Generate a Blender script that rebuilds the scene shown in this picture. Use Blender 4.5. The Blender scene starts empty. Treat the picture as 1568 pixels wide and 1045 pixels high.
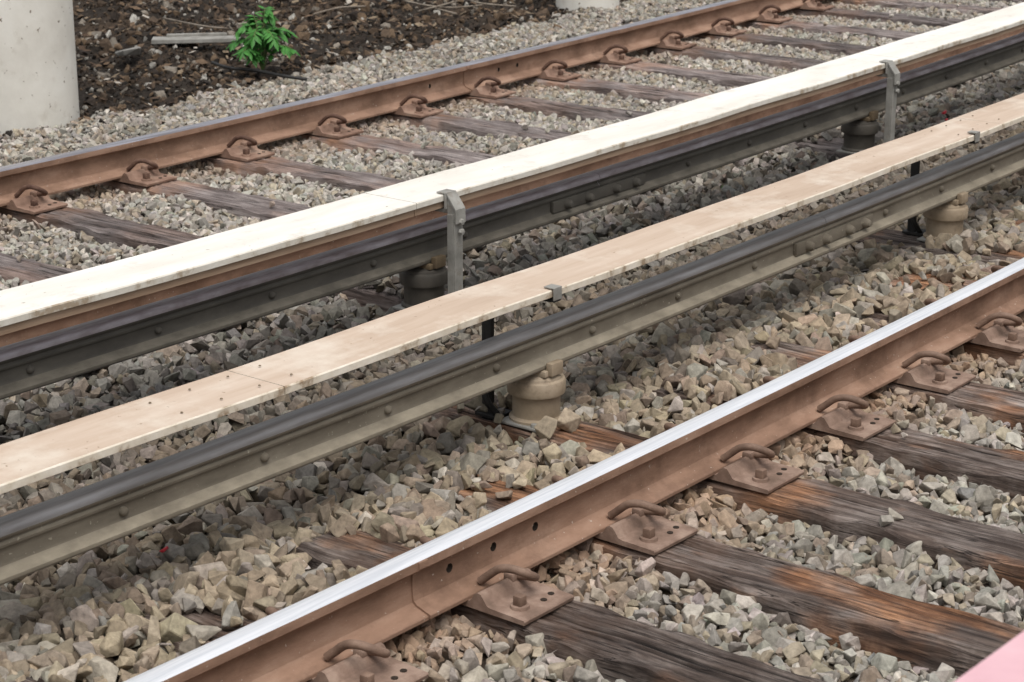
import bpy, bmesh, math, random
import numpy as np
from mathutils import Vector, Matrix, noise
random.seed(7); rng=np.random.default_rng(11)
scene=bpy.context.scene
CAMZ=2.43; AZ=math.radians(37.9); PITCH=math.radians(17.4); FPX=3230.0
RC=120.0; XV=6.0; YV=4.0
def warp(x,y):
    th=(x-XV)/RC; rho=RC-(y-YV)
    return XV+rho*math.sin(th), YV+RC-rho*math.cos(th)
def warp_np(x,y):
    th=(x-XV)/RC; rho=RC-(y-YV)
    return XV+rho*np.sin(th), YV+RC-rho*np.cos(th)
sA,cA,sP,cP=math.sin(AZ),math.cos(AZ),math.sin(PITCH),math.cos(PITCH)
def project_np(x,y,z):
    r=sA*x-cA*y; f=cA*x+sA*y; d=CAMZ-z
    dep=f*cP+d*sP; dn=d*cP-f*sP
    dep=np.where(dep<0.1,0.1,dep)
    return 784+FPX*r/dep, 522.5+FPX*dn/dep, dep

# ---------------------------------------------------------------- materials
def newmat(name):
    m=bpy.data.materials.new(name); m.use_nodes=True
    nt=m.node_tree; b=nt.nodes["Principled BSDF"]
    return m,nt,b
def N(nt,t,**kw):
    n=nt.nodes.new(t)
    for k,v in kw.items():
        if k in n.inputs.keys(): n.inputs[k].default_value=v
        else: setattr(n,k,v)
    return n
def ramp(nt,stops):
    n=nt.nodes.new('ShaderNodeValToRGB'); e=n.color_ramp.elements
    while len(e)<len(stops): e.new(0.5)
    for i,(p,c) in enumerate(stops):
        e[i].position=p; e[i].color=(*c,1) if len(c)==3 else c
    return n
def noisemat(name,stops,scale=(1,1,1),nscale=8,detail=5,rough=.8,metal=0,bump=.3,bdist=.004,bscale=60,dirt=None,rand=False,spec=.3,rrange=None,specks=None):
    m,nt,b=newmat(name); L=nt.links.new
    tc=N(nt,'ShaderNodeTexCoord'); mp=N(nt,'ShaderNodeMapping'); mp.inputs['Scale'].default_value=scale
    L(tc.outputs['Object'],mp.inputs['Vector'])
    if rand:
        oi=N(nt,'ShaderNodeObjectInfo'); mu=N(nt,'ShaderNodeMath',operation='MULTIPLY'); mu.inputs[1].default_value=37
        L(oi.outputs['Random'],mu.inputs[0]); cx=N(nt,'ShaderNodeCombineXYZ'); L(mu.outputs[0],cx.inputs[0]); L(mu.outputs[0],cx.inputs[1]); L(cx.outputs[0],mp.inputs['Location'])
    n1=N(nt,'ShaderNodeTexNoise',Scale=nscale,Detail=detail,Roughness=.62); L(mp.outputs[0],n1.inputs['Vector'])
    r=ramp(nt,stops); L(n1.outputs['Fac'],r.inputs[0]); col=r.outputs[0]
    if dirt:
        n3=N(nt,'ShaderNodeTexNoise',Scale=dirt[1],Detail=6,Roughness=.7); L(tc.outputs['Object'],n3.inputs['Vector'])
        rr=ramp(nt,[(dirt[2],(0,0,0)),(dirt[3],(1,1,1))]); L(n3.outputs['Fac'],rr.inputs[0])
        mx=N(nt,'ShaderNodeMixRGB'); mx.inputs[2].default_value=(*dirt[0],1); L(col,mx.inputs[1]); L(rr.outputs[0],mx.inputs[0]); col=mx.outputs[0]
    if specks:
        n3=N(nt,'ShaderNodeTexNoise',Scale=specks[1],Detail=2,Roughness=.6); L(tc.outputs['Object'],n3.inputs['Vector'])
        rr=ramp(nt,[(specks[2],(0,0,0)),(specks[2]+.05,(1,1,1))]); L(n3.outputs['Fac'],rr.inputs[0])
        mx=N(nt,'ShaderNodeMixRGB'); mx.inputs[2].default_value=(*specks[0],1); L(col,mx.inputs[1]); L(rr.outputs[0],mx.inputs[0]); col=mx.outputs[0]
    L(col,b.inputs['Base Color'])
    n2=N(nt,'ShaderNodeTexNoise',Scale=bscale,Detail=4,Roughness=.6); L(mp.outputs[0],n2.inputs['Vector'])
    bp=N(nt,'ShaderNodeBump',Strength=bump,Distance=bdist); L(n2.outputs['Fac'],bp.inputs['Height']); L(bp.outputs[0],b.inputs['Normal'])
    b.inputs['Roughness'].default_value=rough; b.inputs['Metallic'].default_value=metal
    b.inputs['Specular IOR Level'].default_value=spec
    if rrange:
        mr=N(nt,'ShaderNodeMapRange'); mr.inputs['To Min'].default_value=rrange[0]; mr.inputs['To Max'].default_value=rrange[1]
        L(n2.outputs['Fac'],mr.inputs[0]); L(mr.outputs[0],b.inputs['Roughness'])
    return m
M={}
M['rail']=noisemat('rail_rust',[(.3,(.175,.104,.068)),(.5,(.275,.168,.115)),(.72,(.37,.245,.175))],scale=(.5,1,1.6),nscale=7,rough=.85,bump=.25,bscale=120,dirt=((.13,.075,.05),3.5,.5,.75),specks=((.45,.38,.32),70,.70))
M['railtop']=noisemat('rail_polished',[(.35,(.74,.76,.79)),(.6,(.92,.93,.95))],scale=(.15,6,1),nscale=20,rough=.3,metal=.5,bump=.04,bdist=.001,bscale=30,rrange=(.28,.5))
M['railtop2']=noisemat('rail_worn_top',[(.35,(.26,.24,.25)),(.6,(.5,.49,.53))],scale=(.15,6,1),nscale=12,rough=.35,metal=.75,bump=.05,bdist=.001,bscale=30,rrange=(.25,.5))
M['plate']=noisemat('plate_rust',[(.3,(.135,.09,.066)),(.5,(.225,.15,.113)),(.7,(.34,.245,.19))],nscale=12,bump=.4,bscale=150,rough=.85,rand=True)
M['clip']=noisemat('clip_rust',[(.3,(.12,.075,.054)),(.55,(.20,.13,.094)),(.75,(.28,.19,.14))],nscale=20,bump=.3,bscale=200,rough=.7,rand=True)
M['plate2']=noisemat('plate_rust_orange',[(.3,(.13,.082,.06)),(.5,(.245,.155,.115)),(.7,(.35,.25,.19))],nscale=9,bump=.4,bscale=150,rough=.95,rand=True,spec=.1)
M['clip2']=noisemat('clip_rust_dark',[(.3,(.075,.043,.033)),(.55,(.13,.078,.058)),(.75,(.2,.125,.09))],nscale=20,bump=.3,bscale=200,rough=.9,rand=True,spec=.1)
M['hole']=noisemat('dark_hole',[(0,(.02,.014,.01)),(1,(.04,.028,.02))],rough=1)
M['cond']=noisemat('conductor_dusty',[(.3,(.11,.093,.07)),(.55,(.17,.147,.112)),(.75,(.235,.207,.16))],scale=(.4,1,1),nscale=9,rough=.85,metal=.0,bump=.15,bscale=100,specks=((.3,.27,.21),60,.68))
M['dust']=noisemat('conductor_flange_dust',[(.3,(.19,.165,.125)),(.7,(.33,.29,.22))],scale=(.6,1,1),nscale=14,rough=.9,bump=.2,bscale=100)
M['condtop']=noisemat('conductor_head',[(.3,(.18,.172,.165)),(.5,(.25,.242,.24)),(.7,(.36,.355,.36))],scale=(.25,5,1),nscale=10,rough=.45,metal=.1,bump=.05,bscale=60,rrange=(.35,.55),spec=.6)
M['condD']=noisemat('conductor_dark',[(.3,(.055,.05,.043)),(.6,(.095,.087,.073)),(.8,(.15,.137,.112))],scale=(.4,1,1),nscale=9,rough=.8,bump=.15,bscale=100)
M['dustD']=noisemat('conductor_flange_grime',[(.3,(.085,.077,.062)),(.7,(.17,.152,.122))],scale=(.6,1,1),nscale=14,rough=.9,bump=.2,bscale=100)
M['condDtop']=noisemat('conductor_dark_head',[(.3,(.22,.18,.18)),(.5,(.36,.32,.34)),(.7,(.52,.49,.53))],scale=(.6,6,1),nscale=10,rough=.5,metal=.05,bump=.05,bscale=60,spec=.6)
M['white']=noisemat('cover_white',[(.3,(.66,.625,.555)),(.5,(.735,.705,.645)),(.7,(.79,.77,.72))],scale=(.35,1.5,1),nscale=5,rough=.75,bump=.12,bscale=90,dirt=((.5,.45,.38),6,.56,.82),specks=((.3,.26,.2),40,.71))
M['whiteedge']=noisemat('cover_white_edge',[(.36,(.36,.29,.21)),(.46,(.6,.56,.48)),(.7,(.7,.67,.6))],nscale=9,rough=.85,bump=.2,bscale=90)
M['tan']=noisemat('cover_tan',[(.3,(.43,.325,.245)),(.5,(.51,.4,.31)),(.7,(.58,.475,.385))],scale=(.22,2.2,1),nscale=5,rough=.8,bump=.15,bscale=90,dirt=((.64,.565,.475),3.2,.5,.72),specks=((.28,.2,.14),45,.71))
M['tanedge']=noisemat('cover_edge_cream',[(.34,(.3,.22,.145)),(.46,(.62,.55,.44)),(.7,(.74,.68,.58))],scale=(1,1,1),nscale=13,rough=.85,bump=.2,bscale=90)
M['wood']=noisemat('cover_underside',[(.3,(.3,.2,.13)),(.7,(.45,.33,.235))],scale=(.3,1,3),nscale=10,rough=.85,bump=.2)
M['galv']=noisemat('galvanised',[(.3,(.2,.195,.175)),(.7,(.34,.33,.3))],nscale=14,rough=.6,metal=.1,bump=.2,dirt=((.16,.115,.08),9,.55,.75))
M['black']=noisemat('black_steel',[(.3,(.014,.014,.014)),(.7,(.035,.033,.03))],nscale=20,rough=.6,bump=.2)
M['insul']=noisemat('insulator_tan',[(.3,(.2,.15,.1)),(.5,(.31,.245,.17)),(.75,(.42,.345,.26))],nscale=7,rough=.7,bump=.15,dirt=((.14,.1,.065),9,.52,.75))
M['insulD']=noisemat('insulator_dark',[(.3,(.04,.036,.03)),(.7,(.09,.08,.066))],nscale=9,rough=.65,bump=.15)
M['insulcap']=noisemat('insulator_cap_rust',[(.3,(.11,.08,.05)),(.7,(.2,.15,.09))],nscale=9,rough=.8,bump=.15)
M['pink']=noisemat('platform_coping_pink',[(.3,(.6,.36,.40)),(.7,(.72,.47,.50))],nscale=6,rough=.8,bump=.1)
M['conc']=noisemat('column_concrete',[(.3,(.58,.55,.49)),(.5,(.67,.645,.58)),(.7,(.74,.72,.66))],nscale=3,rough=.85,bump=.35,bscale=25,dirt=((.45,.4,.33),5,.57,.8),specks=((.2,.16,.12),22,.68))
M['debris']=noisemat('grey_timber',[(.3,(.2,.19,.17)),(.7,(.36,.35,.32))],scale=(1,1,1),nscale=14,rough=.9,bump=.3)
M['stick']=noisemat('dead_branch',[(.3,(.13,.1,.075)),(.7,(.3,.26,.21))],nscale=14,rough=.9,bump=.3)
M['leaf']=noisemat('leaf_green',[(.3,(.03,.12,.02)),(.6,(.055,.2,.035)),(.8,(.12,.3,.06))],nscale=14,rough=.5,bump=.1)
M['stem']=noisemat('stem_green',[(.3,(.06,.12,.03)),(.7,(.13,.16,.06))],nscale=14,rough=.6,bump=.1)
M['red']=noisemat('red_plastic',[(.3,(.4,.02,.03)),(.7,(.55,.04,.05))],nscale=14,rough=.5,bump=.1)

def attrmat(name,rough=.92,bscale=55,bump=.5,bdist=.006,nlo=.72,nhi=1.2,nscale=45,det=3):
    m,nt,b=newmat(name); L=nt.links.new
    at=N(nt,'ShaderNodeAttribute'); at.attribute_name='col'
    tc=N(nt,'ShaderNodeTexCoord')
    n1=N(nt,'ShaderNodeTexNoise',Scale=nscale,Detail=det,Roughness=.65); L(tc.outputs['Object'],n1.inputs['Vector'])
    mr=N(nt,'ShaderNodeMapRange'); mr.inputs['From Min'].default_value=.3; mr.inputs['From Max'].default_value=.7
    mr.inputs['To Min'].default_value=nlo; mr.inputs['To Max'].default_value=nhi; L(n1.outputs['Fac'],mr.inputs[0])
    vm=N(nt,'ShaderNodeVectorMath',operation='SCALE'); L(at.outputs['Color'],vm.inputs[0]); L(mr.outputs[0],vm.inputs['Scale'])
    L(vm.outputs[0],b.inputs['Base Color'])
    n2=N(nt,'ShaderNodeTexNoise',Scale=bscale,Detail=det,Roughness=.7); L(tc.outputs['Object'],n2.inputs['Vector'])
    bp=N(nt,'ShaderNodeBump',Strength=bump,Distance=bdist); L(n2.outputs['Fac'],bp.inputs['Height']); L(bp.outputs[0],b.inputs['Normal'])
    b.inputs['Roughness'].default_value=rough; b.inputs['Specular IOR Level'].default_value=.2
    return m
M['stone']=attrmat('ballast_stone',bscale=75,bdist=.006,bump=.5,nlo=.68,nhi=1.25)
M['ground']=attrmat('ground_soil',bscale=38,bump=.9,bdist=.02,nlo=.45,nhi=1.4,nscale=30,det=6)

def woodmat(name,stops,lightmix,warm):
    m,nt,b=newmat(name); L=nt.links.new
    tc=N(nt,'ShaderNodeTexCoord'); oi=N(nt,'ShaderNodeObjectInfo')
    mu=N(nt,'ShaderNodeMath',operation='MULTIPLY'); mu.inputs[1].default_value=53; L(oi.outputs['Random'],mu.inputs[0])
    cx=N(nt,'ShaderNodeCombineXYZ'); L(mu.outputs[0],cx.inputs[0]); L(mu.outputs[0],cx.inputs[1])
    def mapped(s):
        mp=N(nt,'ShaderNodeMapping'); mp.inputs['Scale'].default_value=s; L(tc.outputs['Object'],mp.inputs['Vector']); L(cx.outputs[0],mp.inputs['Location']); return mp
    m1=mapped((26,1.1,14)); n1=N(nt,'ShaderNodeTexNoise',Scale=2.2,Detail=9,Roughness=.75,Distortion=.5); L(m1.outputs[0],n1.inputs['Vector'])
    r1=ramp(nt,stops); L(n1.outputs['Fac'],r1.inputs[0])
    m2=mapped((2.2,1,1)); n2=N(nt,'ShaderNodeTexNoise',Scale=3.0,Detail=6,Roughness=.7); L(m2.outputs[0],n2.inputs['Vector'])
    r2=ramp(nt,[(.45,(0,0,0)),(.62,(1,1,1))]); L(n2.outputs['Fac'],r2.inputs[0])
    rg=ramp(nt,[(.4,(.15,.15,.15)),(.6,(1,1,1))]); L(n1.outputs['Fac'],rg.inputs[0])
    mm=N(nt,'ShaderNodeMath',operation='MULTIPLY'); mm.inputs[1].default_value=lightmix[1]; L(r2.outputs[0],mm.inputs[0])
    mg=N(nt,'ShaderNodeMath',operation='MULTIPLY'); L(mm.outputs[0],mg.inputs[0]); L(rg.outputs[0],mg.inputs[1])
    mx=N(nt,'ShaderNodeMixRGB'); mx.inputs[2].default_value=(*lightmix[0],1); L(r1.outputs[0],mx.inputs[1]); L(mg.outputs[0],mx.inputs[0])
    n6=N(nt,'ShaderNodeTexNoise',Scale=1.9,Detail=4,Roughness=.6); m6_=mapped((1.5,.8,1)); L(m6_.outputs[0],n6.inputs['Vector'])
    r6=ramp(nt,[(.5,(0,0,0)),(.62,(warm[1],)*3)]); L(n6.outputs['Fac'],r6.inputs[0])
    mw=N(nt,'ShaderNodeMixRGB',blend_type='MULTIPLY'); mw.inputs[2].default_value=(*warm[0],1); L(r6.outputs[0],mw.inputs[0]); L(mx.outputs[0],mw.inputs[1])
    m3=mapped((34,.9,30)); n3=N(nt,'ShaderNodeTexNoise',Scale=1.6,Detail=3,Roughness=.5,Distortion=.2); L(m3.outputs[0],n3.inputs['Vector'])
    r3=ramp(nt,[(.48,(1,1,1)),(.5,(0,0,0)),(.52,(1,1,1))]); L(n3.outputs['Fac'],r3.inputs[0])
    n4=N(nt,'ShaderNodeTexNoise',Scale=5,Detail=2); L(m2.outputs[0],n4.inputs['Vector']); r4=ramp(nt,[(.45,(0,0,0)),(.6,(1,1,1))]); L(n4.outputs['Fac'],r4.inputs[0])
    ad=N(nt,'ShaderNodeMath',operation='MAXIMUM'); L(r3.outputs[0],ad.inputs[0]); L(r4.outputs[0],ad.inputs[1])
    mc=N(nt,'ShaderNodeMixRGB'); mc.inputs[1].default_value=(.016,.011,.009,1); L(ad.outputs[0],mc.inputs[0]); L(mw.outputs[0],mc.inputs[2])
    at=N(nt,'ShaderNodeAttribute'); at.attribute_name='col'; sp=N(nt,'ShaderNodeSeparateColor'); L(at.outputs['Color'],sp.inputs[0])
    mk=N(nt,'ShaderNodeMixRGB'); mk.inputs[2].default_value=(.014,.01,.008,1); L(sp.outputs[1],mk.inputs[0]); L(mc.outputs[0],mk.inputs[1])
    n5=N(nt,'ShaderNodeTexNoise',Scale=9,Detail=6); L(tc.outputs['Object'],n5.inputs['Vector'])
    m5=N(nt,'ShaderNodeMath',operation='MULTIPLY_ADD'); m5.inputs[1].default_value=2.6; m5.inputs[2].default_value=-.8; L(n5.outputs['Fac'],m5.inputs[0])
    m6=N(nt,'ShaderNodeMath',operation='MULTIPLY',use_clamp=True); L(m5.outputs[0],m6.inputs[0]); L(sp.outputs[0],m6.inputs[1])
    mr=N(nt,'ShaderNodeMixRGB'); mr.inputs[2].default_value=(.29,.155,.09,1); L(m6.outputs[0],mr.inputs[0]); L(mk.outputs[0],mr.inputs[1])
    hv=N(nt,'ShaderNodeHueSaturation'); mb=N(nt,'ShaderNodeMapRange'); mb.inputs['To Min'].default_value=.75; mb.inputs['To Max'].default_value=1.35
    L(oi.outputs['Random'],mb.inputs[0]); L(mb.outputs[0],hv.inputs['Value']); L(mr.outputs[0],hv.inputs['Color']); L(hv.outputs[0],b.inputs['Base Color'])
    ma=N(nt,'ShaderNodeMath',operation='MULTIPLY'); L(n1.outputs['Fac'],ma.inputs[0]); L(ad.outputs[0],ma.inputs[1])
    bp=N(nt,'ShaderNodeBump',Strength=1,Distance=.012); L(ma.outputs[0],bp.inputs['Height']); L(bp.outputs[0],b.inputs['Normal'])
    b.inputs['Roughness'].default_value=.75; b.inputs['Specular IOR Level'].default_value=.3
    return m
M['tie']=woodmat('tie_creosote',[(.3,(.018,.0125,.010)),(.42,(.055,.039,.032)),(.56,(.13,.097,.08)),(.72,(.27,.218,.187))],((.36,.31,.278),.75),((1.9,1.12,.6),.8))
M['tie2']=woodmat('tie_weathered',[(.3,(.035,.028,.026)),(.43,(.1,.08,.074)),(.56,(.19,.158,.148)),(.72,(.34,.3,.28))],((.38,.335,.315),.7),((1.2,.95,.8),.6))

# ---------------------------------------------------------------- mesh builder
class MB:
    def __init__(s): s.v=[];s.f=[];s.m=[];s.sm=[]
    def add(s,vs,fs,m=0,smooth=False):
        o=len(s.v); s.v+= [tuple(v) for v in vs]
        for i,f in enumerate(fs):
            s.f.append([o+k for k in f]); s.m.append(m[i] if isinstance(m,list) else m); s.sm.append(smooth)
    def box(s,x0,x1,y0,y1,z0,z1,m=0):
        s.add([(x0,y0,z0),(x1,y0,z0),(x1,y1,z0),(x0,y1,z0),(x0,y0,z1),(x1,y0,z1),(x1,y1,z1),(x0,y1,z1)],
              [(0,3,2,1),(4,5,6,7),(0,1,5,4),(1,2,6,5),(2,3,7,6),(3,0,4,7)],m)
    def bbox(s,x0,x1,y0,y1,z0,z1,m=0,b=.003):
        bm=bmesh.new(); bmesh.ops.create_cube(bm,size=1)
        for v in bm.verts:
            v.co=Vector(((x0+x1)/2+v.co.x*(x1-x0),(y0+y1)/2+v.co.y*(y1-y0),(z0+z1)/2+v.co.z*(z1-z0)))
        bmesh.ops.bevel(bm,geom=bm.edges[:],offset=b,segments=2,affect='EDGES',profile=.5)
        bm.verts.index_update(); s.add([v.co[:] for v in bm.verts],[[v.index for v in f.verts] for f in bm.faces],m); bm.free()
    def poly(s,pts,vec,m=0):
        n=len(pts); vec=Vector(vec)
        vs=[Vector(p) for p in pts]+[Vector(p)+vec for p in pts]
        s.add(vs,[list(range(n))[::-1],list(range(n,2*n))]+[(i,(i+1)%n,n+(i+1)%n,n+i) for i in range(n)],m)
    def tube(s,pts,r,m=0,n=10,caps=True):
        P=[Vector(p) for p in pts]; vs=[];fs=[]
        rr=r if isinstance(r,(list,tuple)) else [r]*len(P)
        up=None
        for i,p in enumerate(P):
            t=(P[min(i+1,len(P)-1)]-P[max(i-1,0)]).normalized()
            if up is None:
                a=Vector((0,0,1)) if abs(t.z)<.9 else Vector((1,0,0)); up=(a-t*a.dot(t)).normalized()
            else: up=(up-t*up.dot(t)).normalized()
            b=t.cross(up)
            for k in range(n):
                an=2*math.pi*k/n; vs.append(p+(up*math.cos(an)+b*math.sin(an))*rr[i])
        for i in range(len(P)-1):
            for k in range(n): fs.append((i*n+k,i*n+(k+1)%n,(i+1)*n+(k+1)%n,(i+1)*n+k))
        if caps: fs.append(list(range(n))); fs.append([len(vs)-n+k for k in range(n)][::-1])
        s.add(vs,fs,m,True)
    def lathe(s,prof,c,m=0,n=36,axis='z'):
        vs=[];fs=[];ms=[]
        for (r,z) in prof:
            for k in range(n):
                a=2*math.pi*k/n
                if axis=='z': vs.append((c[0]+r*math.cos(a),c[1]+r*math.sin(a),c[2]+z))
                else: vs.append((c[0]+r*math.cos(a),c[1]-z,c[2]+r*math.sin(a)))
        for i in range(len(prof)-1):
            for k in range(n): fs.append((i*n+k,i*n+(k+1)%n,(i+1)*n+(k+1)%n,(i+1)*n+k)); ms.append(m[i] if isinstance(m,list) else m)
        s.add(vs,fs,ms,False)
    def extr(s,prof,x0,x1,step,segm,smooth=False,rough=0):
        n=len(prof); k=max(1,int(round((x1-x0)/step))); vs=[];fs=[];ms=[]
        for i in range(k+1):
            x=x0+(x1-x0)*i/k
            dz=rough*noise.noise(Vector((x*1.1,prof[0][0],0))) if rough else 0
            dy=rough*noise.noise(Vector((x*.9,prof[0][0]+7,0))) if rough else 0
            for (y,z) in prof: vs.append((x,y+dy,z+dz))
        for i in range(k):
            for j in range(n):
                j2=(j+1)%n
                fs.append((i*n+j,i*n+j2,(i+1)*n+j2,(i+1)*n+j)); ms.append(segm[j] if isinstance(segm,list) else segm)
        mm=segm[0] if isinstance(segm,list) else segm
        fs.append(list(range(n))[::-1]); ms.append(mm); fs.append([k*n+j for j in range(n)]); ms.append(mm)
        s.add(vs,fs,ms,smooth)
    def obj(s,name,mats,dowarp=True,bevel=0,parent=None,autosm=None,loc=None):
        me=bpy.data.meshes.new(name)
        vs=s.v
        if dowarp: vs=[(*warp(v[0],v[1]),v[2]) for v in vs]
        me.from_pydata(vs,[],s.f); 
        for mt in mats: me.materials.append(M[mt])
        me.polygons.foreach_set('material_index',s.m); me.polygons.foreach_set('use_smooth',s.sm)
        bm=bmesh.new(); bm.from_mesh(me); bmesh.ops.recalc_face_normals(bm,faces=bm.faces[:])
        if autosm:
            for f in bm.faces: f.smooth=True
            for e in bm.edges:
                if len(e.link_faces)==2 and e.calc_face_angle(0)>autosm: e.smooth=False
        bm.to_mesh(me); bm.free(); me.update()
        o=bpy.data.objects.new(name,me); scene.collection.objects.link(o)
        if loc is not None: o.location=loc
        if parent: o.parent=parent
        if bevel:
            b=o.modifiers.new('Bevel','BEVEL'); b.width=bevel; b.segments=2; b.limit_method='ANGLE'
        return o
def cat(pts,n=6):
    P=[Vector(p) for p in pts]; out=[]
    for i in range(len(P)-1):
        p0=P[max(i-1,0)];p1=P[i];p2=P[i+1];p3=P[min(i+2,len(P)-1)]
        for k in range(n):
            t=k/n; out.append(.5*((2*p1)+(p2-p0)*t+(2*p0-5*p1+4*p2-p3)*t*t+(3*p1-p0-3*p2+p3)*t**3))
    out.append(P[-1]); return out
def mirror(half):
    l=[(-y,z) for (y,z) in half[::-1] if y>1e-6]
    return [p for p in half]+l

# ---------------------------------------------------------------- constants
Y1=3.412; Y0=1.80; Y2=4.14; Y3=5.33; Y4=8.05; Y5=6.04; RB=.02
railhalf=[(0,.168),(.012,.1678),(.022,.1665),(.029,.164),(.0335,.159),(.0345,.152),(.035,.134),(.031,.129),(.014,.122),(.0095,.112),(.0085,.085),(.0095,.05),(.013,.036),(.022,.028),(.045,.020),(.0685,.0125),(.070,.010),(.070,.001),(.069,0),(0,0)]
def build_rail(name,yc,topm,x0,x1,holes=[],welds=[]):
    prof=mirror(railhalf); prof=[(yc+y,RB+z) for y,z in prof]
    n=len(prof); seg=[]
    for j in range(n):
        a=prof[j];b=prof[(j+1)%n]; mid=((a[0]+b[0])/2-yc,(a[1]+b[1])/2-RB)
        seg.append(1 if (mid[1]>.1600) else 0)
    mb=MB(); mb.extr(prof,x0,x1,.25,seg)
    o=mb.obj(name,['rail',topm,'hole'],autosm=math.radians(28))
    if holes:
        c=MB()
        for hx in holes:
            c.lathe([(.0135,-.05),(.0135,.05)],(hx,yc,RB+.082),0,20,'y')
            nn=20; base=len(c.v)-2*nn
            c.f.append([base+i for i in range(nn)]); c.m.append(0); c.sm.append(False)
            c.f.append([base+nn+i for i in range(nn)][::-1]); c.m.append(0); c.sm.append(False)
        co=c.obj('cut',['hole'])
        b=o.modifiers.new('b','BOOLEAN'); b.object=co; b.operation='DIFFERENCE'; b.solver='EXACT'
        dg=bpy.context.evaluated_depsgraph_get(); me=bpy.data.meshes.new_from_object(o.evaluated_get(dg)); o.modifiers.clear(); o.data=me
        bpy.data.objects.remove(co)
    for wx in welds:
        mb=MB()
        p2=[]
        for (y,z) in mirror(railhalf):
            yy=y*1.03+math.copysign(.0055,y) if z<.16 else y*1.0
            p2.append((yc+yy,RB+(z*1.0 if z>.15 else z+ .005)))
        p2=[(y,min(z,RB+.158)) for y,z in p2]
        mb.extr(p2,wx-.018,wx+.018,.036,0)
        mb.obj('weld_collar',['rail'],parent=o,bevel=.004)
    return o
build_rail('running_rail',Y1,'railtop',-3,20,[4.12,4.31,4.5],[3.98])
build_rail('running_rail',Y0,'railtop',-3,20)
w=lambda X:(X-6)/.967+6
build_rail('running_rail',Y4,'railtop2',-2,26,[w(9.6),w(10.3),w(10.5)],[w(9.95)])
build_rail('running_rail',Y5,'railtop2',-2,26)

# ---------------------------------------------------------------- fasteners
def fastener_mesh():
    mb=MB()
    for sg in (-1,1):
        def Y(y): return sg*y
        pr=[(.0,.0),(.268,0),(.270,.010),(.267,.014),(.150,.017),(.138,.020),(.126,.036),(.116,.048),(.104,.050),(.092,.043),(.084,.028),(.076,.0195),(0,.0195)]
        mb.poly([(-.11,Y(y),z) for y,z in pr],(.22,0,0),0)
        pts=cat([(-.035,Y(.052),.046),(-.03,Y(.075),.066),(-.026,Y(.110),.094),(-.02,Y(.150),.104),(-.004,Y(.183),.096),(.022,Y(.194),.080),(.048,Y(.180),.064),(.055,Y(.148),.056),(.050,Y(.118),.052),(.044,Y(.098),.046)],6)
        mb.tube(pts,.012,2,12)
        mb.bbox(.02,.07,*sorted((Y(.088),Y(.122))),.036,.064,0,.006)
        mb.lathe([(0.0,.024),(.026,.024),(.028,.014)],(-.05,Y(.205),0),0,20)
        mb.bbox(-.064,-.036,Y(.205)-.014,Y(.205)+.014,.022,.052,2,.003)
        for hx,hy in ((.03,.225),(.075,.215)):
            mb.lathe([(0,.0175),(.0095,.0175),(.0095,.01)],(hx,Y(hy),0),1,14)  # dark discs on the plate stand in for the shade inside holes
    return mb
def make_fasteners(yc,xs,mats,sc=1.0):
    mb=fastener_mesh(); first=None
    for x in xs:
        wx,wy=warp(x,yc)
        if first is None:
            first=mb.obj('rail_fastener',[mats[0],'hole',mats[1]],dowarp=False,autosm=math.radians(35)); o=first
        else:
            o=bpy.data.objects.new('rail_fastener',first.data); scene.collection.objects.link(o)
        o.location=(wx,wy,.0015); o.rotation_euler=(0,0,(x-XV)/RC+random.uniform(-.02,.02)); o.scale=(sc,sc,1)
tiesN=[4.235+.61*k for k in range(-5,14)]
tiesF=[6.42+.75*k for k in range(-4,18)]
make_fasteners(Y1,tiesN,('plate','clip')); make_fasteners(Y0,tiesN,('plate','clip'))
make_fasteners(Y4,tiesF,('plate2','clip2'),.96); make_fasteners(Y5,tiesF,('plate','clip'))

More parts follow.
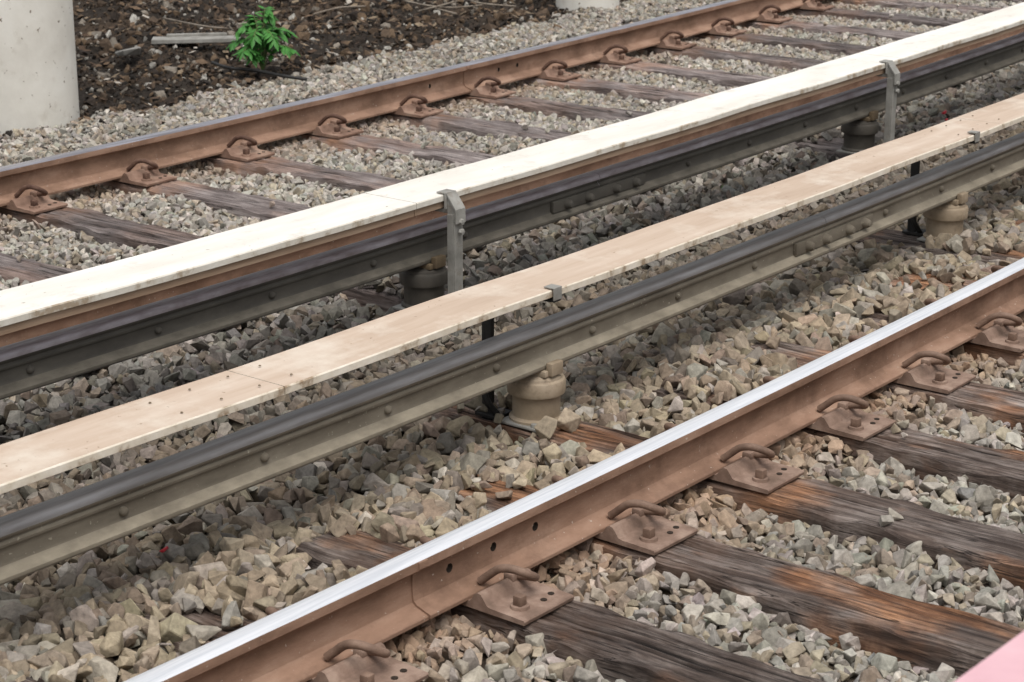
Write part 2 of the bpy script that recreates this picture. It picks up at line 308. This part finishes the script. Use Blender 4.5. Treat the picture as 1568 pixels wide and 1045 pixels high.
# ---------------------------------------------------------------- ties
footN=[];footF=[]
def build_tie(xc,y0,y1,mat,rails,rustk,wd=.235,nx=34,st=.022):
    seed=random.random()*100; sk=random.uniform(-.012,.012)
    ny=int((y1-y0)/st); vs=[];fs=[];cols=[]
    cr=[(random.uniform(.12,.88),random.uniform(y0,y1),random.uniform(.3,1.2)) for _ in range(int(10*(y1-y0)/2.5))]
    for j in range(ny+1):
        y=y0+(y1-y0)*j/ny
        for i in range(nx+1):
            u=i/nx; e=min(u,1-u)
            x=xc+(u-.5)*(wd+ .018*noise.noise(Vector((seed,y*3.5,0 if u<.5 else 9))))+sk*(y-y0)
            z=.007*noise.noise(Vector((x*60+seed,y*2.0,seed)))+.008*noise.noise(Vector((x*14,y*4,seed)))-.005
            if e<.09: z-=.018*(1-e/.09)*max(0,.5+1.6*noise.noise(Vector((y*7,seed,0 if u<.5 else 5))))
            ck=0
            for (cu,cy,cl) in cr:
                if abs(y-cy)<cl/2:
                    cc_=cu+.04*noise.noise(Vector((y*3,cu*50,seed))); wdt=.022*(1-(2*abs(y-cy)/cl)**2)+.006
                    dd=abs(u-cc_)/wdt
                    if dd<1: ck=max(ck,1-dd)
            z-=.012*ck
            pl=min(abs(y-r) for r in rails)
            if pl<.28: z=min(z,-.002)
            vs.append((x,y,z)); 
            rr=max(0,1-max(0,abs(y-rails[0])-.22)/.35)*rustk; cols.append((rr,min(1,ck*1.6),0,1))
    W=nx+1
    for j in range(ny):
        for i in range(nx): a=j*W+i; fs.append((a,a+1,a+W+1,a+W))
    for lst in ([j*W for j in range(ny+1)],[j*W+nx for j in range(ny+1)],[i for i in range(W)],[ny*W+i for i in range(W)]):
        o=len(vs)
        for k in lst: v=vs[k]; vs.append((v[0],v[1],-.18)); cols.append((cols[k][0],0,0,1))
        for q in range(len(lst)-1): fs.append((lst[q],lst[q+1],o+q+1,o+q))
    mb=MB(); mb.v=vs; mb.f=fs; mb.m=[0]*len(fs); mb.sm=[False]*len(fs)
    o=mb.obj('railway_tie',[mat],autosm=math.radians(50))
    a=o.data.color_attributes.new('col','FLOAT_COLOR','POINT'); a.data.foreach_set('color',[c for cc in cols for c in cc])
for i,x in enumerate(tiesN):
    long_=min(abs(x-5.455),abs(x-8.505))<.1
    y0,y1=1.28,(4.52 if long_ else 3.98+random.uniform(-.05,.05))
    build_tie(x,y0,y1,'tie',(Y1,Y0),.3); footN.append((x,y0,y1))
for i,x in enumerate(tiesF):
    long_=min(abs(x-6.42),abs(x-10.17))<.1
    y0,y1=(5.16 if long_ else 5.82),8.75
    build_tie(x,y0,y1,'tie2',(Y4,Y5),.8,nx=20,st=.035); footF.append((x,y0,y1))

# ---------------------------------------------------------------- conductor rails
ch=[(0,.147),(.014,.1465),(.026,.144),(.034,.138),(.0375,.129),(.0375,.120),(.034,.112),(.026,.107),(.025,.102),(.031,.098),(.034,.094),(.033,.087),(.027,.083),(.025,.078),(.025,.042),(.029,.035),(.034,.030),(.056,.020),(.061,.016),(.061,.006),(.058,.0),(0,0)]
def conductor(yc,side,head,dust,boltx,spl,seam,x0,x1):
    CB=.20
    prof=[(yc+y,CB+z) for y,z in mirror(ch)]; n=len(prof); seg=[]
    for j in range(n):
        zz=(prof[j][1]+prof[(j+1)%n][1])/2-CB; seg.append(1 if zz>.124 else (2 if .004<zz<.034 else 0))
    root=None
    for (a,b) in ((x0,seam-.0015),(seam+.0015,x1)):
        mb=MB(); mb.extr(prof,a,b,.25,seg)
        if root is None: root=mb.obj('third_rail',[side,head,dust],autosm=math.radians(32))
        else: mb.obj('rail_length',[side,head,dust],autosm=math.radians(32),parent=root)
    mb=MB()
    for bx in boltx:
        if spl[0]-.06<bx<spl[1]+.06: continue
        for sg in (1,-1):
            z=CB+.06
            pr=[(0,.016),(.006,.0155),(.0115,.012),(.014,.005),(.0145,0)]
            mb.lathe([(r,(d+.025)*sg) for r,d in pr],(bx,yc,z),0,16,'y')
    for sg in (1,-1):
        a,b=sorted((yc-sg*.024,yc-sg*.044)); mb.bbox(spl[0],spl[1],a,b,CB+.034,CB+.084,0,.003)
        L=spl[1]-spl[0]
        for fr in (.14,.36,.66,.88):
            mb.lathe([(0,.030*sg+.044*sg),(.012,.028*sg+.044*sg),(.019,.017*sg+.044*sg),(.021,.004*sg+.044*sg),(.024,.0+.043*sg)],(spl[0]+L*fr,yc,CB+.059),0,16,'y')
    mb.obj('bolts_and_splice',[side,dust],parent=root,autosm=math.radians(40))
    return root
conductor(Y2,'cond','condtop','dust',[3.58+.54*k for k in range(-4,22)],(7.12,7.76),7.36,-2,20)
conductor(Y3,'condD','condDtop','dustD',[5.36+.57*k for k in range(-6,24)],(7.1,7.82),7.46,-1,24)

def insulator(x,yc,mat,capm):
    mb=MB()
    mb.bbox(x-.105,x+.105,yc-.085,yc+.085,.0,.010,1,.003)
    for sx in (-.09,.09): mb.lathe([(0,.024),(.011,.022),(.013,.008)],(x+sx,yc-.06,0),1,12)
    mb.lathe([(.094,.010),(.094,.018),(.086,.022),(.083,.026),(.083,.095),(.086,.102),(.099,.106),(.101,.112),(.101,.148),(.098,.155),(.090,.160),(.088,.168),(.075,.176),(.06,.180),(0,.180)],(x,yc,0),0,40)
    mb.bbox(x-.05,x+.05,yc-.075,yc+.075,.176,.199,2,.004)
    for sg in (-1,1):
        mb.bbox(x-.032,x+.032,yc+sg*.078-.014,yc+sg*.078+.014,.18,.226,2,.004)
    mb.obj('insulator',[mat,'galv',capm],autosm=math.radians(30))
for x in (5.455,8.56): insulator(x,Y2,'insul','insul')
for x in (6.27,10.03): insulator(x,Y3,'insulD','insulcap')

# ---------------------------------------------------------------- cover boards
def board(name,ya,yb,ztop,segs,top,edge,under,lip):
    root=None
    for (a,b) in segs:
        mb=MB()
        pr=[(ya,ztop-.004),(ya+.004,ztop),(yb-.004,ztop),(yb,ztop-.004),(yb,ztop-.024),(yb-.003,ztop-.026),(ya+.003,ztop-.026),(ya,ztop-.024)]
        mb.extr(pr,a,b,.1,[1,0,1,1,1,1,1,1],rough=.008)
        if lip:
            pr=[(ya+.012,ztop-.0265),(yb-.012,ztop-.0265),(yb-.012,ztop-.055),(ya+.012,ztop-.055)]
            mb.extr(pr,a,b,.1,2,rough=.006)
        o=mb.obj(name if root is None else 'board_length',[top,edge,under],parent=root)
        if root is None: root=o
    return root
b1=board('third_rail_cover_board',Y2-.115,Y2+.125,.497,[(-2,4.13-.002),(4.13+.002,8.86),(8.864,13.2),(13.204,20)],'tan','tanedge','wood',False)
BT=.497
b2=board('third_rail_cover_board',Y3-.15,Y3+.125,BT,[(-1,2.6),(2.604,6.05),(6.054,10.2),(10.204,15),(15.004,24)],'white','whiteedge','wood',True)
mb=MB()
for sx in (4.13,8.862,13.2):
    for dx in (-.05,-.2,-.35,.08):
        for yy in (Y2-.06,Y2+.07): mb.lathe([(0,.0025),(.0035,.002),(.0045,0)],(sx+dx,yy,.4985),0,10)
mb.obj('board_screws',['insulcap'],parent=b1)

def post_front(x):
    mb=MB(); e=Y3-.15; T=BT
    mb.bbox(x-.026,x+.026,e-.05,e-.044,-.12,.427,0,.002)
    mb.bbox(x-.027,x-.021,e-.0435,e-.012,-.12,.422,0,.002); mb.bbox(x+.021,x+.027,e-.0435,e-.012,-.12,.422,0,.002)
    for sx in (-.024,.019):
        mb.poly([(x+sx,e-.058,T-.105),(x+sx,e-.058,T-.055),(x+sx,e-.012,T),(x+sx,e-.009,T-.045),(x+sx,e-.02,T-.105)],(.006,0,0),0)
    mb.poly([(x-.03,e-.062,T-.11),(x-.03,e-.06,T-.053),(x-.03,e-.014,T+.007),(x-.03,e-.008,T+.007),(x-.03,e-.054,T-.057),(x-.03,e-.056,T-.11)],(.06,0,0),0)
    mb.bbox(x-.035,x+.03,e-.014,e+.035,T+.0045,T+.0095,0,.0015)
    mb.bbox(x-.035,x+.03,e-.014,e-.004,T-.055,T+.007,0,.0015)
    for zz in (T-.105,T-.145): mb.lathe([(0,.014),(.012,.012),(.014,0)],(x,e-.06,zz),0,6,'y')
    mb.bbox(x-.035,x+.035,e-.06,Y3+.02,-.03,-.02,0,.002)
    mb.bbox(x-.02,x+.02,e-.02,Y3+.11,T-.075,T-.058,0,.002)
    mb.obj('cover_board_bracket',['galv'])
for x in (6.25,10.02,13.8): post_front(x)
def post_back(x):
    mb=MB(); e=Y2+.17
    mb.bbox(x-.028,x+.028,e,e+.012,-.05,.455,0,.002)
    mb.bbox(x-.028,x-.018,e-.03,e,-.05,.44,0,.002)
    pts=cat([(x-.01,e-.02,.44),(x-.01,e-.05,.455),(x-.01,Y2,.46),(x-.01,Y2-.1,.46)],4)
    mb.tube(pts,.009,0,8)
    mb.tube(cat([(x-.03,e,.14),(x-.06,e-.03,.08),(x-.03,e-.05,.02),(x,e-.05,.0)],5),.012,0,8)
    mb.bbox(x-.045,x+.045,e-.07,e+.03,.0,.012,0,.002)
    mb.bbox(x-.022,x+.022,Y2-.124,Y2-.119,.462,.503,1,.0015)
    mb.bbox(x-.022,x+.022,Y2-.124,Y2-.08,.5015,.506,1,.0015)
    mb.bbox(x-.018,x+.018,Y2-.122,Y2-.08,.455,.462,0,.0015)
    mb.obj('cover_board_bracket',['black','galv'])
for x in (5.41,8.58,11.7): post_back(x)

# ---------------------------------------------------------------- ground
gy=[-50,1.0,1.9,2.6,3.1,3.35,3.6,3.9,4.2,4.6,5.0,5.5,5.9,6.4,7.0,7.9,8.3,8.8,9.4,12,20,60,600]
gz=[-.085,-.085,-.085,-.085,-.07,-.05,-.03,-.025,-.05,-.085,-.1,-.085,-.045,-.05,-.058,-.058,-.035,-.01,-.03,.02,.12,.2,.2]
def ghn(x,y):
    z=np.interp(y,gy,gz)
    z=z+.012*np.sin(x*3.1+y*2.3)*np.sin(y*4.7-x*1.3)+.008*np.sin(x*7.3-y*5.1+1)+.006*np.sin(y*11+x*9)
    far=np.clip((y-9.2)/1,0,1)
    z=z+far*(.03*np.sin(x*2.1+y*3.3)+.02*np.sin(x*5.7-y*4.1)+.012*np.sin(x*13+y*11))
    return z
def smooth_noise(x,y,s,seed):
    return (np.sin(x*s+seed)*np.sin(y*s*1.3+seed*2)+np.sin(x*s*2.1+y*s*1.7+seed*3)*.6+np.sin(x*s*.7-y*s*2.3+seed)*.6)/2.2
xs=np.concatenate([[-600,-200,-60,-20,-8],np.arange(-4,26,.08),[30,45,80,200,600]])
ys=np.concatenate([[-600,-200,-60,-20,-5],np.arange(.2,22,.08),[25,35,60,200,600]])
XX,YY=np.meshgrid(xs,ys); ZZ=ghn(np.clip(XX,-8,30),YY)-.016
ZZ=ZZ+rng.normal(0,.004,ZZ.shape)*((YY>9.2)&(YY<22))*2.2
nearm=(np.abs(XX)<30)&(YY>0)&(YY<22)
WX,WY=warp_np(XX,YY); far_=~nearm
WX=np.where(far_,XX,WX); WY=np.where(far_,YY,WY)
nY,nX=XX.shape; idx=np.arange(nX*nY).reshape(nY,nX)
fq=np.stack([idx[:-1,:-1],idx[:-1,1:],idx[1:,1:],idx[1:,:-1]],-1).reshape(-1,4)
def np_mesh(name,V,F,mat,cols=None,smooth=False):
    me=bpy.data.meshes.new(name); k=F.shape[1]
    me.vertices.add(len(V)); me.vertices.foreach_set('co',V.astype(np.float32).ravel())
    me.loops.add(F.size); me.loops.foreach_set('vertex_index',F.astype(np.int32).ravel())
    me.polygons.add(len(F)); me.polygons.foreach_set('loop_start',np.arange(0,F.size,k,dtype=np.int32))
    me.polygons.foreach_set('use_smooth',np.full(len(F),smooth,dtype=bool))
    me.update(calc_edges=True)
    if cols is not None:
        a=me.color_attributes.new('col','FLOAT_COLOR','POINT'); c=np.ones((len(V),4),np.float32); c[:,:3]=cols; a.data.foreach_set('color',c.ravel())
    me.materials.append(mat); o=bpy.data.objects.new(name,me); scene.collection.objects.link(o); return o
V=np.stack([WX.ravel(),WY.ravel(),ZZ.ravel()],-1); yf=YY.ravel()
stops=[0,3.3,3.9,4.6,5.6,6.2,8.6,9.2,9.6]
cc=np.array([(.1,.087,.07),(.1,.075,.055),(.095,.077,.056),(.06,.048,.038),(.08,.065,.05),(.12,.105,.087),(.12,.105,.087),(.055,.043,.033),(.034,.027,.021)])  # far soil tones darkened in colour to stand in for overhead shade
gc=np.stack([np.interp(yf,stops,cc[:,k]) for k in range(3)],-1)
vn=smooth_noise(np.clip(XX,-8,30).ravel(),np.clip(yf,0,30),2.2,1.1); vf=np.clip((yf-9.2),0,1)[:,None]*np.clip(vn+.1,0,1)[:,None]
gc=gc*(1-vf)+np.array((.085,.058,.038))*vf
np_mesh('ground',V,fq,M['ground'],gc,True)

# ---------------------------------------------------------------- ballast
def hull(npts,seed):
    r=np.random.default_rng(seed); bm=bmesh.new()
    sc=np.array([1,r.uniform(.62,.92),r.uniform(.5,.78)])
    for p in r.normal(size=(npts,3)):
        p=p/np.linalg.norm(p); p=np.sign(p)*np.abs(p)**.7; p=p*r.uniform(.8,1.1)*sc; bm.verts.new(p)
    bmesh.ops.convex_hull(bm,input=bm.verts[:])
    bmesh.ops.delete(bm,geom=[v for v in bm.verts if not v.link_faces],context='VERTS')
    return bm
def tmpl(npts,seed,bev):
    bm=hull(npts,seed)
    if bev: bmesh.ops.bevel(bm,geom=bm.edges[:],offset=.04,segments=1,affect='EDGES')
    bmesh.ops.triangulate(bm,faces=bm.faces[:]); bmesh.ops.recalc_face_normals(bm,faces=bm.faces[:])
    bm.verts.index_update(); v=np.array([x.co[:] for x in bm.verts]); f=np.array([[q.index for q in p.verts] for p in bm.faces]); bm.free(); return v,f
TB=[tmpl(10+i%5,100+i,True) for i in range(24)]
TS=[tmpl(10+i%4,300+i,False) for i in range(16)]
def scatter(name,P,R,C,T,mat):
    n=len(P); q=rng.normal(size=(n,4)); q/=np.linalg.norm(q,axis=1)[:,None]
    w_,x_,y_,z_=q.T
    Rm=np.stack([1-2*(y_*y_+z_*z_),2*(x_*y_-z_*w_),2*(x_*z_+y_*w_),2*(x_*y_+z_*w_),1-2*(x_*x_+z_*z_),2*(y_*z_-x_*w_),2*(x_*z_-y_*w_),2*(y_*z_+x_*w_),1-2*(x_*x_+y_*y_)],-1).reshape(n,3,3)
    tid=rng.integers(0,len(T),n); VV=[];FF=[];CC=[];off=0
    for t,(v,f) in enumerate(T):
        s=np.where(tid==t)[0]
        if not len(s): continue
        vv=np.einsum('nij,vj->nvi',Rm[s],v)*R[s][:,None,None]+P[s][:,None,:]
        VV.append(vv.reshape(-1,3)); CC.append(np.repeat(C[s],len(v),0))
        FF.append((f[None]+(np.arange(len(s))*len(v))[:,None,None]+off).reshape(-1,3)); off+=len(s)*len(v)
    print(name,n,'stones',off,'verts')
    return np_mesh(name,np.concatenate(VV),np.concatenate(FF),mat,np.concatenate(CC))
def grid(x0,x1,y0,y1,sp):
    a,b=np.meshgrid(np.arange(x0,x1,sp),np.arange(y0,y1,sp)); a=a.ravel();b=b.ravel()
    return a+rng.uniform(-.5,.5,a.shape)*sp, b+rng.uniform(-.5,.5,a.shape)*sp
def on_tie(x,y,foot,hw=.108):
    m=np.zeros(x.shape,bool)
    for (tx,a,b) in foot: m|=(np.abs(x-tx)<hw)&(y>a)&(y<b)
    return m
GRAY=np.array((.335,.315,.28)); TAN=np.array((.33,.262,.182)); WHT=np.array((.54,.50,.44)); DARK=np.array((.145,.138,.125)); RUST=np.array((.31,.19,.122)); BRN=np.array((.21,.157,.113)); BLUE=np.array((.25,.255,.25))
def colours(x,y):
    n=len(x); 
    ky=[1.5,3.0,3.5,4.0,4.5,4.9,5.5,6.1,8.0,9.5]
    wts={'GRAY':[.7,.48,.22,.22,.3,.3,.45,.5,.5,.4],'TAN':[.14,.3,.62,.6,.38,.22,.14,.24,.24,.18],'WHT':[.12,.06,.035,.035,.03,.04,.06,.17,.17,.12],'DARK':[.03,.04,.05,.05,.14,.22,.2,.05,.05,.15],'BRN':[.02,.1,.1,.1,.17,.2,.12,.03,.03,.15],'BLUE':[.03,.02,0,.01,.02,.04,.05,.02,.02,.04]}
    pal=dict(GRAY=GRAY,TAN=TAN,WHT=WHT,DARK=DARK,BRN=BRN,BLUE=BLUE); names=list(pal)
    Wt=np.stack([np.interp(y,ky,wts[k]) for k in names],-1); Wt/=Wt.sum(1)[:,None]
    cum=np.cumsum(Wt,1); u=rng.random(n)[:,None]; k=(u>cum).sum(1).clip(0,5)
    c=np.array([pal[q] for q in names])[k]
    loc=(Wt[:,:,None]*np.array([pal[q] for q in names])[None]).sum(1); c=c*.55+loc*.45
    c=c*rng.uniform(.72,1.2,(n,1)); c=c*(1+rng.normal(0,.022,(n,3)))
    for yr,wd,st in ((Y1,.36,.75),(Y4,.42,.5),(Y0,.3,.6)):
        k=np.clip(1-np.abs(y-yr)/wd,0,1)*st; k=k*(rng.random(n)*.7+.5); k=np.clip(k,0,.85)[:,None]; c=c*(1-k)+RUST*k*rng.uniform(.8,1.25,(n,1))
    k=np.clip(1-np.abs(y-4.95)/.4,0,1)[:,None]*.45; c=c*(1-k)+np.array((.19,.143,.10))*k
    shade_k=np.interp(y,[3.9,4.2,4.5,4.8,5.2,5.6,6.0],[1,.82,.68,.78,.66,.74,1]); c=c*shade_k[:,None]  # stone colour darkened along the third rails, standing in for shade beneath them
    c=c*(1+.12*smooth_noise(x,y,2.7,.4))[:,None]
    return c
def band(x0,x1,y0,y1,r,sp,layers,foot,cover,sig=.3):
    PX=[];PY=[];PZ=[];RR=[]
    for ly in range(layers):
        x,y=grid(x0,x1,y0,y1,sp*(1+.35*ly))
        rr=r*np.exp(rng.normal(0,sig,x.shape)).clip(.5,1.7)
        z=ghn(x,y)+ly*r*.55+rng.uniform(-.35,.45,x.shape)*r
        t=on_tie(x,y,foot)
        nz=smooth_noise(x,y,5,2.0+y0)
        keep=~t | (rng.random(x.shape)<cover(x,y)*np.clip(.6+1.8*nz,0,2))
        z=np.where(t,rr*.4+.001,z)
        z=np.minimum(z,np.where(t,1,.01+.01*rng.random(x.shape)))
        for yr in (Y0,Y1,Y4,Y5):
            keep&=~((np.abs(y-yr)<.085+rr*.5)&(z>-.02))
            keep&=~(t&(np.abs(y-yr)<.30))
            nearr=np.abs(y-yr)<.12; z=np.where(nearr,np.minimum(z,-.03),z)
        for (ix,iy) in ((5.455,Y2),(8.56,Y2),(6.27,Y3),(10.03,Y3)):
            keep&=~((np.hypot(x-ix,y-iy)<.125))
        wx,wy=warp_np(x,y); px,py,dp=project_np(wx,wy,z)
        keep&=(px>-420)&(px<2000)&(py>-230)&(py<1500)
        PX.append(x[keep]);PY.append(y[keep]);PZ.append(z[keep]);RR.append(rr[keep])
    x=np.concatenate(PX);y=np.concatenate(PY);z=np.concatenate(PZ);rr=np.concatenate(RR)
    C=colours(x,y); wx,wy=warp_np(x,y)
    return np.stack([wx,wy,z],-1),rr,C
A=band(.5,13,1.3,3.42,.0275,.037,2,footN,lambda x,y:np.interp(y,[1.3,3.0,3.4],[.003,.004,.02]))
B=band(1.2,17,3.42,5.0,.036,.045,2,footN,lambda x,y:np.interp(y,[3.42,3.6,3.8,4.0,4.6],[.25,.5,.5,.7,.3]))
C_=band(2,20,5.0,6.1,.030,.040,2,footF,lambda x,y:np.full(x.shape,.5))
D=band(3,24,6.1,9.35,.0225,.032,2,footF,lambda x,y:np.interp(y,[6.1,7.9,8.3,8.8],[.005,.005,.05,.6]))
P=np.concatenate([A[0],B[0]]);R=np.concatenate([A[1],B[1]]);C=np.concatenate([A[2],B[2]])
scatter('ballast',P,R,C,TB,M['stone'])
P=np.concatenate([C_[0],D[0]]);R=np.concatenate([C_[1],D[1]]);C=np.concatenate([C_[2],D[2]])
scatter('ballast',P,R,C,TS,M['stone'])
x,y=grid(5,26,8.9,20,.042); n=len(x)
kp=rng.random(n)<np.interp(y,[8.9,9.4,9.8,20],[.2,1,.8,.75]); x=x[kp];y=y[kp];n=len(x)
z=ghn(x,y)-.006; rr=.014*np.exp(rng.normal(0,.6,n)).clip(.4,4.2)
pal=np.array([(.04,.031,.025),(.075,.053,.037),(.13,.09,.058),(.19,.165,.135),(.026,.022,.019),(.36,.34,.3)])
c=pal[rng.choice(6,n,p=[.3,.25,.17,.1,.13,.05])]*rng.uniform(.7,1.3,(n,1))
wx,wy=warp_np(x,y); px,py,dp=project_np(wx,wy,z); k=(px>-400)&(px<1900)&(py>-220)
scatter('soil_debris',np.stack([wx,wy,z],-1)[k],rr[k],c[k],TS,M['stone'])
n=6500; x=rng.uniform(7,22,n); y=9.3+rng.random(n)**1.2*8; z=ghn(x,y)+.008+rng.random(n)*.02
wx,wy=warp_np(x,y); a=rng.random(n)*6.28; s=rng.uniform(.015,.055,n); t1=rng.uniform(-.6,.6,n); 
ux=np.stack([np.cos(a),np.sin(a),t1*.6],-1)*s[:,None]; uy=np.stack([-np.sin(a),np.cos(a),rng.uniform(-.6,.6,n)],-1)*(s*rng.uniform(.15,.6,n))[:,None]
Pp=np.stack([wx,wy,z],-1)
Vv=np.stack([Pp-ux,Pp-uy,Pp+ux,Pp+uy],1).reshape(-1,3); Ff=np.arange(4*n).reshape(n,4)
cl=np.array([(.14,.095,.062),(.21,.16,.108),(.08,.052,.035),(.4,.36,.31)])[rng.choice(4,n,p=[.4,.25,.3,.05])]
np_mesh('dead_leaves',Vv,Ff,M['stone'],np.repeat(cl,4,0))

# ---------------------------------------------------------------- columns
def column(X,Y,r):
    mb=MB(); prof=[(r,-.2),(r,.02),(r,.1),(r,.4),(r,1.2),(r,2.4),(r,4),(r,6),(r,7.5),(r+.1,7.6),(r+.1,7.9),(0,7.9)]
    mb.lathe(prof,(X,Y,0),0,72)
    mb.obj('concrete_column',['conc'],dowarp=False,autosm=math.radians(30))
def unproj(px,py,z=0.0):
    a=px-784;b=py-522.5; fh=FPX*cP-b*sP; zz=FPX*sP+b*cP; h=CAMZ-z; r=a/zz*h; f=fh/zz*h
    return r*sA+f*cA, -r*cA+f*sA
X,Y=unproj(122,188); column(X-.39*sA+.12,Y+.39*cA+.15,.39)
X,Y=unproj(920,12); column(X+.1,Y+.2,.25)

# ---------------------------------------------------------------- far debris
right=Vector((sA,-cA,0)); fw=Vector((cA,sA,0))
mb=MB()
X,Y=unproj(302,72); c0=Vector((X,Y,.035)); d=(right*1+fw*.12).normalized(); q=Vector((-d.y,d.x,0))
def plank(c,d,q,L,Wd,h,m):
    mb.poly([c-d*L/2-q*Wd/2,c+d*L/2-q*Wd*.35,c+d*L*.47+q*Wd*.4,c-d*L*.49+q*Wd/2],(0,0,h),m)
plank(c0,d,q,.62,.15,.03,0); plank(c0+Vector((.05,.05,.028)),(d+q*.05).normalized(),q,.42,.035,.02,0)
mb.obj('timber_scrap',['debris'],dowarp=False,bevel=.004)
X,Y=unproj(200,88); v,f=TB[3]; mb=MB(); mb.add([(X+p[0]*.12,Y+p[1]*.12,.04+p[2]*.07) for p in v],[list(q_) for q_ in f],0); mb.obj('stone_slab',['debris'],dowarp=False)
def ground_path(pix,z,r,name,mat):
    pts=[]
    for (a,b,dz) in pix: X,Y=unproj(a,b,z+dz); pts.append((X,Y,z+dz))
    mb=MB(); mb.tube(cat(pts,6),r,0,8); return mb.obj(name,[mat],dowarp=False)
ground_path([(325,96,0),(350,104,.02),(390,108,.0),(430,116,.02),(470,122,.0)],.03,.011,'rubber_hose','black')
for pix in ([(620,2,.02),(650,8,.05),(690,12,.02),(740,8,.0)],[(640,18,0),(670,10,.05),(700,2,.04)],[(580,-10,0),(640,6,.03),(700,22,.0)],[(480,22,0),(520,12,.03),(560,10,.02)],[(700,-12,0),(730,4,.04),(790,10,.0)],[(250,28,0),(310,40,.03),(350,44,0)]):
    ground_path(pix,.04,.007,'fallen_branch','stick')

# ---------------------------------------------------------------- plants
def plant(px,py,zb,H,nst,name='weed_plant',ls=1.0):
    X,Y=unproj(px,py,zb); mb=MB(); base=Vector((X,Y,zb))
    for s in range(nst):
        a=s*2.4+random.uniform(-.3,.3); h=H*random.uniform(.35,1.0)*(.8 if s%2 else 1.2); out=H*random.uniform(.15,.5)
        dirv=Vector((math.cos(a),math.sin(a),0))
        pts=cat([base,base+dirv*out*.3+Vector((0,0,h*.55)),base+dirv*out*.75+Vector((0,0,h*.95)),base+dirv*out*1.25+Vector((0,0,h*.85))],5)
        mb.tube(pts,.0035*ls,1,6)
        m=len(pts)
        for k in range(m//3,m):
            p=pts[k]; t=(pts[k]-pts[k-1]).normalized(); sd=t.cross(Vector((0,0,1))).normalized()
            for sg in ((-1,1) if k<m-1 else (-1,1,0)):
                ld=(t*(.55 if sg else 1.4)+sd*sg*1.0+Vector((0,0,random.uniform(-.8,.2)))).normalized()
                Ln=.07*ls*random.uniform(.7,1.15)*(H/.32)**.5; wv=ld.cross(Vector((0,0,1))).normalized()*Ln*.22
                up=Vector((0,0,.006))
                P=[p,p+ld*Ln*.3+wv-up,p+ld*Ln*.65+wv*.8-up*2,p+ld*Ln-up*3,p+ld*Ln*.65-wv*.8-up*2,p+ld*Ln*.3-wv-up,p+ld*Ln*.4+up*.3]
                mb.add(P,[(0,1,6),(1,2,6),(2,3,6),(3,4,6),(4,5,6),(5,0,6)],0)
    return mb.obj(name,['leaf','stem'],dowarp=False)
plant(402,110,.0,.38,18)
plant(222,578,-.09,.07,7,ls=.4); plant(1108,294,-.09,.06,5,ls=.4)
for (a,b,z,s) in ((252,849,-.01,.018),(1446,176,-.04,.03),(1449,187,-.05,.018),(452,722,-.04,.012)):
    X,Y=unproj(a,b,z); v,f=TB[5]; mb=MB(); mb.add([(X+p[0]*s,Y+p[1]*s*.7,z+.015+p[2]*s*.6) for p in v],[list(q_) for q_ in f],0); mb.obj('plastic_scrap',['red'],dowarp=False)

# ---------------------------------------------------------------- platform
mb=MB(); mb.extr([(1.09,1.10),(1.07,1.13),(-4,1.13),(-4,.9),(1.045,.9),(1.09,.93)],-3,20,.5,0)
mb.box(-3,20,.3,.7,-.2,.899,1)
mb.obj('station_platform',['pink','conc'])

# ---------------------------------------------------------------- light, world, camera
w_=bpy.data.worlds.new("World"); scene.world=w_; w_.use_nodes=True; nt=w_.node_tree; bg=nt.nodes['Background']
sky=nt.nodes.new('ShaderNodeTexSky'); sky.sky_type='NISHITA'; sky.sun_disc=False
sd=Vector((-.30,-.42,1.15)).normalized()
sky.sun_elevation=math.asin(sd.z); sky.sun_rotation=math.atan2(sd.x,sd.y); sky.dust_density=4; sky.air_density=1.2
hs=nt.nodes.new('ShaderNodeHueSaturation'); hs.inputs['Saturation'].default_value=.25
nt.links.new(sky.outputs[0],hs.inputs['Color']); nt.links.new(hs.outputs[0],bg.inputs['Color']); bg.inputs['Strength'].default_value=.15
sl=bpy.data.lights.new('sun','SUN'); sl.energy=2.0; sl.angle=math.radians(42); sl.color=(1,.965,.925)
so=bpy.data.objects.new('sun',sl); scene.collection.objects.link(so); so.rotation_euler=(-sd).to_track_quat('-Z','Y').to_euler(); so.location=(0,0,20)
cd=bpy.data.cameras.new('camera'); co=bpy.data.objects.new('camera',cd); scene.collection.objects.link(co)
co.location=(0,0,CAMZ); co.rotation_euler=Vector((cA*cP,sA*cP,-sP)).to_track_quat('-Z','Y').to_euler()
cd.sensor_width=36; cd.lens=FPX/1568*36; cd.clip_end=2000; cd.clip_start=.05
cd.dof.use_dof=True; cd.dof.focus_distance=7.2; cd.dof.aperture_fstop=8
scene.camera=co
scene.view_settings.view_transform='Standard'; scene.view_settings.look='None'; scene.view_settings.exposure=0
